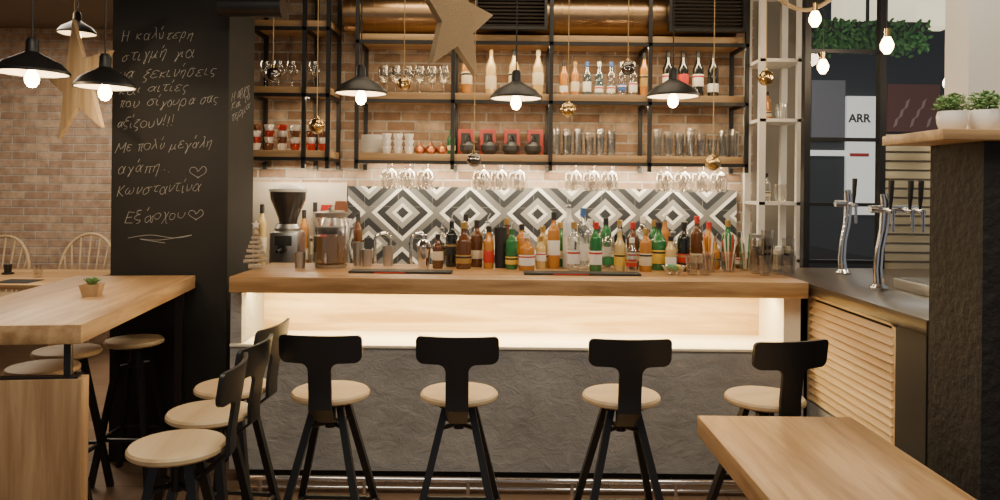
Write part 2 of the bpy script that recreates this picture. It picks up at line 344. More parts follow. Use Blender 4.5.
wc=root('work_counter',(0,0,0),0,'steel-topped bartender work counter behind the bar','counter')
M().bb(BL,BR,4.62,4.95,.88,.92,.003).obj('worktop',m_steel,wc); M().bb(BL,BR,4.64,4.93,0,.88).obj('body',m_blackm,wc,smooth=False)
bc=root('back_counter',(0,0,0),0,'dark back-bar cabinet with a steel worktop below the tiles','counter')
M().bb(-2.0,1.73,5.2,5.77,.91,.95,.003).obj('worktop',m_steel,bc); M().bb(-2.0,1.73,5.24,5.77,0,.91).obj('body',m_blackm,bc,smooth=False)
tx0,_=P(348,200,5.77); tx1,_=P(737,200,5.77)
struct(M().bb(tx0,tx1,5.772,5.8,.95,P(540,188,5.77)[1]).obj('trim_1',m_tile,smooth=False),'black, grey and white geometric diamond tile backsplash')
struct(M().bb(-2.0,tx0-.01,5.775,5.8,.95,1.62).obj('trim_2',m_splash,smooth=False),'beige splashback panel')
# ------------------------------------------------------------------ shelving
sy0,sy1=5.42,5.78
def shelf_unit(x0,x1,zs,posts,label):
    r=root('wall_shelving_unit',(0,0,0),0,label,'shelves')
    f=M()
    for x in posts:
        f.bb(x-.014,x+.014,sy0-.03,sy0-.002,1.72,CEIL); f.bb(x-.014,x+.014,sy1-.03,sy1-.002,1.72,CEIL)
        for z in zs: f.bb(x-.012,x+.012,sy0,sy1-.03,z-.075,z-.05)
    for z in zs:
        f.bb(x0,x1,sy0-.03,sy0-.004,z-.075,z-.05)
    f.obj('frame',m_black,r,smooth=False)
    for z in zs: M().bb(x0,x1,sy0,sy1,z-.05,z,.003).obj('shelf',m_shelf,r)
    return r
Z1,Z2,Z3=2.70,2.275,1.835
mp_=[P(u,90,5.4)[0] for u in (357,453,551,650,747)]
su=shelf_unit(mp_[0]-.01,mp_[-1]+.01,(Z1,Z2,Z3),mp_,'black steel frame shelving with pine boards for bottles and glasses')
lp_=[P(u,90,5.4)[0] for u in (250,304,328)]
sl=shelf_unit(lp_[0],lp_[-1]+.01,(2.79,2.31,1.85),lp_,'narrow black steel shelving with pine boards for cups')
M().bb(mp_[0]+.05,mp_[-1]-.05,5.70,5.72,Z3-.062,Z3-.052).obj('light_strip',m_led,su)
light('AREA','shelf_led',(.38,5.62,Z3-.07),40,(1,.85,.58),2.7,.06,(math.radians(8),0,0))
light('AREA','shelf_led_cups',(-1.5,5.62,1.75),8,(1,.84,.6),.6,.06)
light('AREA','shelf_led_upper',(.38,5.45,Z2-.08),15,(1,.77,.46),2.7,.05)
light('AREA','shelf_led_top',(.38,5.45,Z1-.08),15,(1,.77,.46),2.7,.05)
light('AREA','shelf_led_narrow',(-1.5,5.5,2.24),3,(1,.76,.46),.5,.05)
# ------------------------------------------------------------------ duct and grilles
dz=2.868
du=root('ventilation_duct',(0,5.56,dz),0,'round bronze metal ventilation duct above the shelves','duct')
M().cyl((-1.15,0,0),(1.72,0,0),.150,seg=48).obj('pipe',m_bronze,du)
for i in range(17):
    x=-1.1+i*.17; M().cyl((x,0,0),(x+.012,0,0),.1555,seg=48).obj('seam_ring',m_bronze,du)
m_vent=pm('vent_dark',(.05,.04,.035),.5,.5)
for a,b in ((475,547),(668,744)):
    x0,_=P(a,15,5.36); x1,_=P(b,15,5.36)
    g=root('vent_grille',((x0+x1)/2,5.33,2.72),0,'dark slatted air vent box mounted on the shelf frame','vent','vent boxes')
    w=(x1-x0)
    q=M().bb(-w/2,w/2,-.02,.05,0,.02).bb(-w/2,w/2,-.02,.05,.38,.4).bb(-w/2,-w/2+.02,-.02,.05,.02,.38).bb(w/2-.02,w/2,-.02,.05,.02,.38); q.obj('frame',m_black,g,smooth=False)
    q=M()
    for i in range(14): q.box((0,.01,.035+i*.026),(w-.04,.03,.006),0,Matrix.Rotation(.6,4,'X'))
    q.obj('louvers',m_vent,g,smooth=False)
    M().bb(-w/2+.02,w/2-.02,.035,.045,.02,.38).obj('back',m_blackm,g,smooth=False)
light('AREA','duct_light',(.3,4.95,3.25),14,(1,.8,.52),2.4,.15,(math.radians(35),0,0))
# ------------------------------------------------------------------ bottles and glassware
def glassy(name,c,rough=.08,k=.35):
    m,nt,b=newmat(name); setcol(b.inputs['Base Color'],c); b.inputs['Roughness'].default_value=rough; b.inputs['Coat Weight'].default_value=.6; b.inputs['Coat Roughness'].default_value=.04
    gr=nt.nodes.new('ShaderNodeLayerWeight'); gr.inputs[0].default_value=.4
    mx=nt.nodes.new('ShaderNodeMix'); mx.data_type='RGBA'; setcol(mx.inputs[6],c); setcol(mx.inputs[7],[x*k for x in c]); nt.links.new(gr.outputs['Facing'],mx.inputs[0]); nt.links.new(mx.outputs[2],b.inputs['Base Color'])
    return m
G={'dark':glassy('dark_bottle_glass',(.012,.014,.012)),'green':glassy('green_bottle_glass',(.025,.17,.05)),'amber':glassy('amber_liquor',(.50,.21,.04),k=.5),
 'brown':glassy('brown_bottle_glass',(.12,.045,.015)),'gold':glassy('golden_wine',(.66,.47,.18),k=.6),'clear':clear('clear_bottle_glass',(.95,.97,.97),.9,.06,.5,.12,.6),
 'blue':clear('pale_blue_glass',(.65,.85,.95),.85,.06,.5,.12,.6),'white':pm('frosted_white',(.70,.73,.74),.3)}
LC={'white':pm('label_white',(.80,.77,.70),.7),'black':pm('label_black',(.02,.02,.02),.6),'red':pm('label_red',(.50,.03,.02),.6),'yellow':pm('label_yellow',(.72,.47,.06),.6),
 'gold':pm('label_gold',(.50,.32,.10),.4,.6),'green':pm('label_green',(.03,.22,.08),.6),'blue':pm('label_blue',(.05,.14,.42),.6),'cream':pm('label_cream',(.68,.58,.40),.7)}
SH={ 'wine':(.040,.31,.60,.82,.0145),'spirit':(.036,.29,.66,.80,.014),'tall':(.034,.33,.70,.84,.014),'squat':(.046,.25,.58,.76,.016),'small':(.031,.24,.62,.80,.013)}
def bottle(x,y,z,shape,glass,lab,cap,h=None,group=None,label=None,name='liquor_bottle',lz=None,pour=False):
    r,H,s1,s2,rn=SH[shape]
    if h: H=h
    if lz is None: lz=random.choice(((.14,.42),(.18,.36),(.24,.5),(.12,.30)))
    if label is None:
        gn={'dark':'dark glass','green':'green glass','amber':'amber liquor','brown':'brown glass','gold':'pale golden','clear':'clear glass','blue':'pale blue glass','white':'frosted white'}[glass]
        label='%s bottle with a %s label and %s'%(gn,lab,'steel pourer' if pour else cap+' cap')
    prof=[(0,0),(r*.92,0),(r,.006),(r,H*s1),(r*.93,H*(s1+.04)),(r*.6,H*(s1+(s2-s1)*.6)),(rn*1.15,H*s2),(rn,H*(s2+.03)),(rn,H*.97),(0,H*.97)]
    o=M().lathe(prof,seg=20).obj(name,G[glass]); o.location=(x,y,z); o.rotation_euler=(0,0,random.uniform(-.5,.5)); tag(o,label,'bottle',group)
    M().lathe([(r+.0008,H*lz[0]),(r+.0012,H*lz[0]+.002),(r+.0012,H*lz[1]-.002),(r+.0008,H*lz[1])],seg=20).obj('bottle_label',LC[lab],o)
    zc=lz[1]-.05
    if random.random()<.6: M().lathe([(r+.0016,H*(zc-.02)),(r+.0016,H*(zc+.02))],seg=20).obj('label_band',LC[{'white':'red','black':'gold','red':'gold','yellow':'black','gold':'black','green':'gold','blue':'white','cream':'black'}[lab]],o)
    if pour:
        M().lathe([(0,H*.95),(rn*1.1,H*.95),(rn*1.1,H*.985),(rn*.5,H),(0,H)],seg=14).tube([(0,0,H),(.002,0,H+.02),(.016,0,H+.045)],.0035,8,[.005,.004,.003]).obj('pourer',m_steel,o)
    else: M().lathe([(0,H*.86),(rn*1.15,H*.86),(rn*1.2,H*.995),(rn*.9,H),(0,H)],seg=16).obj('cap',LC[cap],o)
    return o
CT=1.12
clist=[(438,'small','brown','cream','black',234,4.40),(452,'spirit','dark','black','gold',214,4.5),(464,'squat','brown','gold','gold',222,4.40),(477,'spirit','brown','cream','black',220,4.5),(489,'small','amber','red','black',226,4.42),
 (512,'spirit','green','yellow','red',222,4.4),(527,'squat','amber','white','white',233,4.34),(541,'small','gold','white','gold',236,4.44),(554,'spirit','amber','white','black',212,4.46),(569,'tall','white','white','white',200,4.5),
 (583,'tall','clear','white','blue',208,4.42),(596,'spirit','green','white','red',222,4.33),(608,'spirit','clear','green','green',228,4.44),(620,'small','gold','yellow','red',224,4.35),(633,'spirit','brown','white','red',222,4.46),
 (646,'spirit','amber','cream','gold',228,4.35),(659,'squat','green','yellow','black',222,4.44),(673,'spirit','clear','blue','red',226,4.5),(684,'spirit','dark','red','black',222,4.38),(697,'spirit','brown','cream','red',216,4.5),
 (728,'spirit','green','gold','gold',220,4.52),(715,'small','amber','gold','black',236,4.50),(606,'tall','green','white','black',218,4.56),(590,'spirit','clear','white','white',219,4.57),(643,'tall','clear','cream','white',216,4.57),(665,'tall','amber','yellow','black',214,4.58),(543,'spirit','gold','cream','gold',226,4.57),(466,'tall','clear','white','black',214,4.58),
 (620,'spirit','dark','gold','gold',220,4.57),(488,'tall','clear','cream','black',216,4.58),(522,'spirit','amber','black','black',224,4.57),(574,'spirit','clear','white','gold',222,4.35),(671,'small','gold','white','black',236,4.32),(442,'tall','clear','gold','gold',222,4.56),
 (507,'spirit','brown','white','gold',218,4.58),(560,'spirit','green','cream','gold',222,4.58),(654,'spirit','green','red','gold',220,4.58),(685,'tall','clear','yellow','black',216,4.58),(709,'spirit','amber','white','red',222,4.58),(740,'small','brown','white','black',232,4.58),(632,'small','clear','red','white',238,4.29)]
for i,(u,sh,g,l,c,top,y) in enumerate(clist):
    x,z=P(u,top,y); pr=(i%4==1 and sh!='squat'); bottle(x,y,CT,sh,g,l,c,h=z-CT-(.03 if pr else 0),group='liquor bottles on the bar counter',pour=pr)
SY=5.56
for u,g,c in ((467,'amber','black'),(491,'gold','gold'),(514,'gold','black'),(538,'gold','cream')):
    x,_=P(u,80,SY); bottle(x,SY,Z2,'wine',g,'cream',c,h=.345,group='wine bottles on the shelf',name='wine_bottle')
for u,g,l,c in ((564,'amber','white','black'),(575,'amber','cream','gold'),(587,'blue','white','blue'),(599,'blue','white','white'),(611,'clear','white','blue'),(622,'clear','blue','white'),(633,'clear','white','white'),(644,'amber','gold','black')):
    x,_=P(u,80,SY); bottle(x,SY,Z2,'small',g,l,c,h=.26 if u!=644 else .33,group='small spirit bottles on the shelf')
for u in (668,683,698,713):
    x,_=P(u,80,SY); bottle(x,SY,Z2,'wine','dark','white' if u!=683 else 'red','black',h=.345,group='red wine bottles on the shelf',name='wine_bottle')
def stemware(name,label,group,h=.2,r=.04,hang=False,mat=None,s=.40):
    pr=[(0,0),(.034,.001),(.034,.003),(.006,.008),(.004,.02),(.004,h*s),(.012,h*(s+.04)),(r*.75,h*(s+.13)),(r,h*(s+.30)),(r*.95,h*.87),(r*.82,h),(r*.80,h),(r*.92,h*.86),(r*.96,h*(s+.30)),(r*.7,h*(s+.145)),(0,h*(s+.07))]
    if hang: pr=[(a,-b) for a,b in pr]
    return tag(M().lathe(pr,seg=20).obj(name,mat or m_glass),label,'glass',group)
t=None
for u0,n in ((387,3),(479,3),(571,3),(662,4)):
    for k in range(n):
        for yy in (5.48,5.60):
            x,_=P(u0+k*18+(5 if yy>5.55 else 0),175,yy)
            if t is None: t=stemware('wine_glass','clear wine glass hanging upside down under the shelf','hanging wine glasses',hang=True,h=.205,r=.050,mat=m_stem,s=.26); t.location=(x,yy,Z3-.052)
            else: dup(t,(x,yy,Z3-.052))
t=None
for i,u in enumerate((384,396,408,420,432,444)):
    for yy in (5.5,5.65):
        x,_=P(u,80,yy)
        if t is None: t=stemware('goblet','clear stemmed goblet standing on the shelf','goblets on the shelf',h=.20,r=.044); t.location=(x,yy,Z2)
        else: dup(t,(x,yy,Z2))
for u in (266,279,292,314): 
    x,_=P(u,80,5.55); dup(t,(x,5.55,2.31),label='clear stemmed glass on the narrow shelf')
t=None
def tumbler(name,label,group,h=.11,r=.036):
    return tag(M().lathe([(0,0),(r*.8,0),(r*.82,.004),(r,h),(r*.96,h),(r*.78,.01),(0,.01)],seg=18).obj(name,m_glass),label,'glass',group)
for u in list(range(556,616,11))+list(range(657,738,11)):
    for yy in (5.48,5.58,5.68):
        x,_=P(u,150,yy)
        if t is None: t=tumbler('tumbler','clear drinking glass on the shelf','drinking glasses on the lower shelf',h=.17); t.location=(x,yy,Z3)
        else:
            c=dup(t,(x,yy,Z3)); c.scale=(1,1,random.choice((.8,1,1.2)))
def plate_stack(u,n,z,r=.09,step=.009,y=5.6):
    x,_=P(u,150,y)
    for i in range(n):
        o=M().lathe([(0,0),(r*.55,0),(r,.012),(r,.015),(r*.55,.004),(0,.004)],seg=28).obj('plate',m_ceram,loc=(x,y,z+i*step)); tag(o,'white ceramic plate in a stack','plate','stacked plates on the lower shelf')
plate_stack(373,15,Z3)
def cup(x,y,z,m,lab,grp,r=.038,h=.055,rot=0):
    o=M().lathe([(0,0),(r*.6,0),(r*.7,.004),(r,h),(r*.93,h),(r*.62,.008),(0,.008)],seg=20).obj('cup',m,loc=(x,y,z),rot=rot); tag(o,lab,'cup',grp)
    pts=[(r*.9+math.sin(a)*.02,0,h*.5+math.cos(a)*.018) for a in [i*math.pi/8 for i in range(9)]]
    M().tube(pts,.004,8).obj('handle',m,o); return o
for u in (256,269,282,295,311,323):
    for k in range(4):
        x,_=P(u,150,5.55); m=[m_ceram,m_brownc,m_ceram,m_redc][(k*3+int(u))%4]
        cup(x,5.55,1.85+k*.046,m,{m_ceram.name:'white',m_brownc.name:'brown',m_redc.name:'red'}[m.name]+' ceramic cup stacked on the narrow shelf','stacked cups',rot=-1.57+random.uniform(-.4,.4))
for u in (387,398,409):
    for k in range(3):
        x,_=P(u,150,5.5); cup(x,5.5 if u!=387 else 5.48,Z3+k*.046,m_ceram,'white ceramic cup stacked on the lower shelf','white cups',r=.037,rot=-1.4)
def teapot(u,m,lab,grp,s=1,rot=0):
    x,_=P(u,150,5.52)
    o=root('teapot',(x,5.52,Z3),rot,lab,'teapot',grp)
    M().lathe([(0,0),(.035*s,0),(.056*s,.03*s),(.055*s,.06*s),(.03*s,.085*s),(0,.088*s)],seg=24).obj('body',m,o)
    M().lathe([(0,.1*s),(.008*s,.098*s),(.005*s,.09*s),(.03*s,.087*s),(0,.08*s)],seg=20).obj('lid',m,o)
    M().tube([(.045*s,0,.035*s),(.07*s,0,.05*s),(.085*s,0,.08*s)],.007*s,8,[.012*s,.008*s,.005*s]).obj('spout',m,o)
    M().tube([(math.cos(a)*.045*s,0,.075*s+math.sin(a)*.055*s) for a in [i*math.pi/10 for i in range(11)]],.004*s,8).obj('handle',m,o)
m_iron=pm('cast_iron',(.02,.02,.022),.45)
for u in (420,431,442): teapot(u,m_copper,'small copper teapot on the lower shelf','copper teapots',.74,1.35)
for u in (468,489,511,533): teapot(u,m_iron,'black cast-iron teapot on the lower shelf','black teapots',1.12,1.15)
m_red=pm('red_box',(.30,.03,.02),.5)
for u in (466,488,512,535):
    x,_=P(u,140,5.7); b=tag(M().bb(-.06,.06,-.035,.035,0,.2,.003).obj('tea_box',m_red,loc=(x,5.7,Z3)),'red cardboard tea box standing on the lower shelf','box','tea boxes')
    M().bb(-.035,.035,-.0365,-.035,.07,.17).obj('box_label',LC['black'],b)
x,_=P(451,140,5.6); bottle(x,5.66,Z3,'small','green','cream','green',h=.2,label='small green glass bottle beside the copper teapots')
# ------------------------------------------------------------------ pendants
def pendant(u,v,D,w=.3,top=CEIL,power=10,label='black metal pendant lamp with glowing bulb over the bar',group='pendant lamps'):
    x,z=P(u,v,D)  # rim height
    o=root('pendant_lamp',(x,D,z),0,label,'lamp',group); R_=w/2
    M().lathe([(R_,0),(R_,.012),(R_*.78,.05),(R_*.35,.085),(.028,.10),(.026,.15),(.018,.165),(0,.165),(0,.155),(.02,.14),(.02,.095),(R_*.33,.078),(R_*.75,.044),(R_*.97,.0)],seg=36).obj('lamp_shade',m_black,o)
    M().lathe([(R_*.95,.004),(R_*.74,.040),(R_*.32,.073),(.019,.085)],seg=36).obj('shade_lining',m_shadein,o)
    M().cyl((0,0,.165),(0,0,top-z),.004,seg=8).obj('cord',m_black,o)
    M().cyl((0,0,.02),(0,0,.08),.015).obj('socket',m_black,o)
    M().lathe([(0,-.062),(.016,-.058),(.028,-.04),(.031,-.022),(.025,0),(.014,.02),(0,.022)],seg=18).obj('bulb',m_bulb,o)
    light('POINT','lamp_light',(x,D,z-.09),power,(1,.74,.45),.03)
    return o
pendant(361,94,4.3); pendant(516,99,4.3); pendant(673,97,4.3)
pendant(32,74,3.4,.31,label='black metal pendant lamp with glowing bulb over the high table')
pendant(105,88,3.62,.28,power=8,label='black metal pendant lamp with glowing bulb beside the wooden star')
pendant(77,34,5.6,.27,power=4,label='small black metal pendant lamp above the dining area')
for u,v,D in ((815,14,4.3),(823,62,4.7),(887,40,4.0)):
    x,z=P(u,v,D); o=root('hanging_bulb',(x,D,z),0,'bare glowing filament bulb hanging on a cord','lamp','bare bulbs')
    M().lathe([(0,-.075),(.015,-.072),(.032,-.045),(.034,-.025),(.022,.005),(.013,.02),(0,.02)],seg=18).obj('bulb',m_bulb,o)
    M().cyl((0,0,.015),(0,0,.06),.016).obj('socket',m_gold,o); M().cyl((0,0,.06),(0,0,CEIL-z),.0035,seg=8).obj('cord',m_black,o)
    light('POINT','bulb_light',(x,D-.06,z-.1),3,(1,.72,.42),.03)
for u,v,D,m,r in ((273,75,4.9,m_silver,.05),(317,126,4.9,m_gold,.052),(404,84,4.9,m_gold,.045),(474,160,4.8,m_silver,.046),(568,110,4.8,m_gold,.048),(628,68,4.9,m_silver,.048),(713,163,4.8,m_gold,.05),(766,78,4.8,m_gold,.05)):
    x,z=P(u,v,D); c='gold' if m is m_gold else 'dark silver'
    o=root('hanging_bauble',(x,D,z),0,'shiny %s bauble hanging on a long string'%c,'ornament','hanging baubles')
    M().sph((0,0,0),r).obj('ball',m,o); M().cyl((0,0,r*.95),(0,0,r+.015),.011).obj('cap',m_gold,o); M().cyl((0,0,r+.01),(0,0,CEIL-z),.003,seg=6).obj('string',m_string,o)
def starpts(Ro,Ri):
    return [((Ro if i%2==0 else Ri)*math.cos(math.pi/2+i*math.pi/5),(Ro if i%2==0 else Ri)*math.sin(math.pi/2+i*math.pi/5)) for i in range(10)]
# wooden star by the pillar
x,z=P(78,82,4.05)
st=root('hanging_star',(x,4.05,z),math.radians(-31),'large flat tan wooden star hanging on a string','decoration')
M().poly(starpts(.345,.135),.022,Matrix.Rotation(-.12,4,'Y')).obj('star',wood('star_wood',(.44,.30,.16),(.64,.48,.29),'Z',s=1.3),st,smooth=False)
M().cyl((-.041,0,.33),(-.041,0,CEIL-z),.003,seg=6).obj('string',m_rope,st)
# rough burlap star over the bar
x,z=P(456,20,4.75)
bo=root('hanging_star',(x,4.75,z),math.radians(56),'rough tan burlap-covered star hanging on a cord above the bar','decoration')
M().poly(starpts(.40,.17),.04,Matrix.Rotation(.05,4,'Y')).obj('star',m_burlap,bo,smooth=False); M().cyl((.018,0,.38),(.018,0,CEIL-z),.006,seg=8).obj('cord',m_rope,bo)
# rope swag
rp=[]
for i in range(25):
    s=i/24; u=775+s*60; v=-4+14*math.sin(s*math.pi)
    x,z=P(u,v,4.6); rp.append((x,4.6,z))
tag(M().tube([(rp[0][0],4.6,CEIL)]+rp+[(rp[-1][0],4.6,CEIL)],.013,8).obj('rope_swag',m_rope),'thick jute rope looped from the ceiling','rope')
x0,z0=P(224,8,4.2)
sp=root('spotlight',(x0,4.15,z0),0,'black cylindrical spotlight fixed to the chalkboard pillar','lamp')
M().cyl((0,0,0),(.33,0,.0),.06,seg=24).obj('housing',m_black,sp); M().cyl((.33,0,0),(.345,0,0),.064,seg=24).obj('rim',m_black,sp); M().bb(.02,.06,0,.15,-.02,.02).obj('bracket',m_black,sp)
# ------------------------------------------------------------------ stools
m_seat=wood('seat_birch',(.60,.44,.24),(.72,.56,.35),'X',s=.6,rough=.4)
def stool(x,y,rot,back=True,lab='black metal bar stool with round birch seat and T-shaped back',spread=.215,grp='bar stools',r=.16):
    o=root('bar_stool',(x,y,0),rot,lab,'stool',grp)
    M().lathe([(0,.725),(r*.93,.725),(r,.733),(r,.744),(r*.96,.752),(0,.752)],seg=40).obj('seat',m_seat,o)
    M().box((0,0,.712),(.15,.15,.022),.004).cyl((0,0,.60),(0,0,.70),.022).obj('seat_frame',m_black,o)
    if back:
        pts=[]
        w,zt,zb,n=.163,1.015,.905,.045
        def arc(cx,cz,rr,a0,a1,k=5):
            return [(cx+rr*math.cos(math.radians(a0+(a1-a0)*i/k)),cz+rr*math.sin(math.radians(a0+(a1-a0)*i/k))) for i in range(k+1)]
        pts+=arc(w-.02,zt-.02,.02,0,90); pts+=arc(-w+.02,zt-.02,.02,90,180); pts+=arc(-w+.03,zb+.03,.03,180,270)
        pts+=arc(-n-.03,zb-.03,.03,90,0)+[(-n,.70),(-n*.8,.64),(n*.8,.64),(n,.70)]+arc(n+.03,zb-.03,.03,180,90)+arc(w-.03,zb+.03,.03,270,360)
        q_=[]
        for p in pts:
            if not q_ or (abs(p[0]-q_[-1][0])+abs(p[1]-q_[-1][1]))>1e-5: q_.append(p)
        if abs(q_[0][0]-q_[-1][0])+abs(q_[0][1]-q_[-1][1])<1e-5: q_.pop()
        pts=q_
        def fn(c):
            yy=-.172-max(0,(c.z-.78))*.14+(.10*(.72-c.z)/.08 if c.z<.72 else 0)+1.1*c.x*c.x
            return Vector((c.x,c.y+yy,c.z))
        cuts=[((k*.032+.001,0,0),(1,0,0)) for k in range(-4,5)]+[((0,0,zz),(0,0,1)) for zz in (.68,.703,.72,.75,.78,.82,.86,.93,.97)]
        M().poly(pts,.014,fn=fn,cuts=cuts).obj('backrest',m_black,o,smooth=True)
    for sx in (-1,1):
        for s_ in (-1,1):
            M().tube([(sx*.05,s_*.05,.712),(sx*(.05+(spread-.05)*.5),s_*(.05+(spread-.05)*.5),.36),(sx*spread,s_*spread,0)],.020,4).obj('leg',m_black,o,smooth=False)
    q=.05+(spread-.05)*(.712-.24)/.712
    f=M()
    for a,b in (((-q,-q),(q,-q)),((q,-q),(q,q)),((q,q),(-q,q)),((-q,q),(-q,-q))): f.cyl((a[0],a[1],.24),(b[0],b[1],.24),.011,seg=8)
    f.obj('footrest',m_black,o)
    q2=.05+(spread-.05)*(.712-.62)/.712; f=M()
    for a,b in (((-q2,-q2),(q2,q2)),((q2,-q2),(-q2,q2))): f.cyl((a[0],a[1],.62),(b[0],b[1],.62),.010,seg=8)
    f.obj('cross_brace',m_black,o)
    return o
stool(-.693,3.11,-.02); stool(-.16,3.11,0); stool(.51,3.10,.03); stool(1.10,3.09,.24,lab='black metal bar stool with birch seat, turned slightly aside')
stool(-1.045,2.45,math.radians(97),grp='stools at the high table',spread=.175,r=.153); stool(-1.08,2.81,math.radians(87),grp='stools at the high table',spread=.175,r=.153); stool(-1.12,3.17,math.radians(84),grp='stools at the high table',spread=.175,r=.155)
for x,y,r in ((-2.10,3.46,.155),(-2.19,3.81,.16),(-1.98,4.08,.15)):
    stool(x,y,.0,back=False,lab='backless black metal stool with round birch seat under the table',spread=.15,grp='backless stools under the high table',r=r)
# ------------------------------------------------------------------ high table
th=math.radians(7.4)
ht=root('high_table',(-1.53,2.75,0),th,'high oak table with solid end panel against the pillar','table')
M().bb(-.64,0,0,1.53,1.007,1.08,.005).obj('tabletop',m_oakY,ht,label='thick oak tabletop')
M().bb(-.72,-.005,.02,.09,0,.875,.003).obj('end_panel',m_oakZ,ht,label='solid oak end panel with vertical grain')
for x in (-.60,-.33,-.06): M().bb(x-.012,x+.012,.03,.055,.885,1.007).obj('support',m_black,ht,smooth=False)
M().bb(-.66,-.02,.025,.06,.875,.883).obj('support_plate',m_black,ht,smooth=False)
M().bb(-.08,-.04,1.42,1.46,0,1.007).obj('leg',m_black,ht,smooth=False)
x,_=P(92,290,3.45)
pl=root('succulent_planter',(x,3.45,1.08),.2,'small wooden box planter with a green succulent','plant')
M().lathe([(0,0),(.045,0),(.062,.055),(.055,.055),(.04,.01),(0,.01)],seg=4,mat=Matrix.Rotation(math.pi/4,4,'Z')).obj('planter',m_paleY,pl,smooth=False)
q=M()
for i in range(26):
    a=random.uniform(0,6.28); t_=random.uniform(.2,1); q.tube([(0,0,.045),(.02*math.cos(a)*t_,.02*math.sin(a)*t_,.065),(.045*math.cos(a)*t_,.045*math.sin(a)*t_,.075+.02*(1-t_))],.005,6,[.005,.006,.001])
q.obj('leaves',m_green,pl)
# ------------------------------------------------------------------ low table
rt=root('dining_table',(0,0,0),0,'oak-topped table with thick edge and black pedestal','table')
M().bb(.75,1.33,1.5,2.82,.675,.75,.005).obj('tabletop',m_oakY,rt)
M().cyl((1.04,2.2,.03),(1.04,2.2,.675),.04).obj('pedestal',m_black,rt); M().bb(.82,1.26,1.95,2.45,0,.03,.005).obj('foot_plate',m_black,rt)
# ------------------------------------------------------------------ side counter with taps
sc=root('side_counter',(0,0,0),0,'side counter with dark worktop and pale louvered wood front','bar counter')
M().bb(1.632,2.75,2.86,4.75,1.05,1.11,.004).obj('worktop',m_darktop,sc)
q=M()
for i in range(14):
    z=.50+i*.038; q.box((1.675,3.58,z),(.03,.86,.034),.002,Matrix.Rotation(.5,4,'Y'))
q.bb(1.66,1.69,3.99,4.03,.48,1.05)
q.bb(1.66,1.69,3.13,3.165,.48,1.05); q.bb(1.66,1.69,3.13,4.03,1.03,1.05)
q.obj('louvered_front',m_paleY,sc,smooth=False)
M().bb(1.70,2.7,2.9,4.7,0,1.05).obj('body',m_blackm,sc,smooth=False)
M().bb(1.655,1.70,2.9,3.125,0,1.05).obj('end_post',m_blackm,sc,smooth=False)
M().bb(1.66,1.70,3.13,4.03,0,.475).obj('kick_panel',m_plaster,sc,smooth=False)
def tap(x,y,s,offs,lab):
    o=root('beer_tap',(x,y,1.11),0,lab,'beer tap','beer taps')
    M().lathe([(0,0),(.045,0),(.045,.012),(.025,.03)],seg=24).tube([(0,0,.01),(-.008,0,.1),(0,0,.2),(.02,0,.3),(.03,0,.40*s),(.02,0,.44*s)],.02,14,[.026,.022,.02,.021,.024,.018]).cyl((-.05,0,.37*s),(offs[-1]+.03,0,.37*s),.019,seg=18).obj('tower',m_chrome,o)
    for xx in offs:
        M().cyl((xx,0,.37*s),(xx,-.09,.36*s),.013).cyl((xx,-.085,.37*s),(xx,-.09,.27*s),.009,.007).obj('spout',m_chrome,o)
        M().tube([(xx,-.06,.37*s),(xx,-.065,.42*s),(xx+.005,-.06,.50*s)],.01,10,[.006,.011,.014]).obj('tap_handle',m_black,o)
x1,_=P(843,275,4.4); tap(x1,4.4,1.12,(.03,),'chrome beer tap tower with one black handle')
x2,_=P(879,290,3.72); tap(x2,3.72,1.08,(.02,.115,.165),'chrome beer tap tower with several black handles')
x,_=P(925,285,3.55)
dt=root('drip_tray',(x+.10,3.6,1.11),0,'stainless steel drip tray on the side counter','tray'); M().bb(-.12,.14,-.2,.2,0,.05,.004).obj('pan',m_steel,dt)
q=M()
for i in range(9): q.bb(-.11,.13,-.18+i*.044,-.172+i*.044,.05,.056)
q.obj('grate',m_chrome,dt,smooth=False)
# ------------------------------------------------------------------ dark stub wall, shelf, plants, white column
struct(M().bb(1.56,2.6,2.42,2.72,0,1.765).obj('wall_partition',m_dark,smooth=False),'rough black stucco partition wall')
x0,_=P(882,133,2.76)
ps=tag(M().bb(x0,2.6,2.38,2.76,1.766,1.80,.003).obj('ledge_board',m_shelf),'pale pine ledge board on top of the black partition','shelf')
struct(M().bb(1.62,2.6,2.60,2.74,1.801,CEIL).obj('wall_column',m_white,smooth=False),'white painted column above the partition')
for u,sc_ in ((952,.86),(985,.92)):
    x,_=P(u,117,2.5)
    o=root('potted_plant',(x,2.5,1.80),0,'small bushy green plant in a round white pot on a ledge','plant','potted plants'); o.scale=(sc_,sc_,sc_)
    M().lathe([(0,0),(.034,0),(.044,.008),(.053,.035),(.055,.06),(.05,.078),(.046,.078),(.045,.02),(0,.02)],seg=32).obj('pot',m_ceram,o)
    M().lathe([(0,.068),(.046,.07)],seg=20).obj('soil',m_blackm,o)
    q=M()
    for i in range(420):
        a=random.uniform(0,6.28); e=random.uniform(.0,1.5); rr=random.uniform(.02,.07)
        c=(rr*math.cos(a)*math.cos(e),rr*math.sin(a)*math.cos(e),.085+rr*math.sin(e)*.95)
        q.sph(c,random.uniform(.005,.009),(1.3,.5,.14),seg=6,rot=Matrix.Rotation(random.uniform(0,6.3),4,'Z')@Matrix.Rotation(random.uniform(-1.2,1.2),4,'X')@Matrix.Rotation(random.uniform(-.8,.8),4,'Y'))
    for i in range(22):
        a=i*.45; h_=random.uniform(.11,.15); q.cyl((0,0,.07),(.045*math.cos(a),.045*math.sin(a),h_),.0013,seg=5)
    q.obj('foliage',m_green,o)
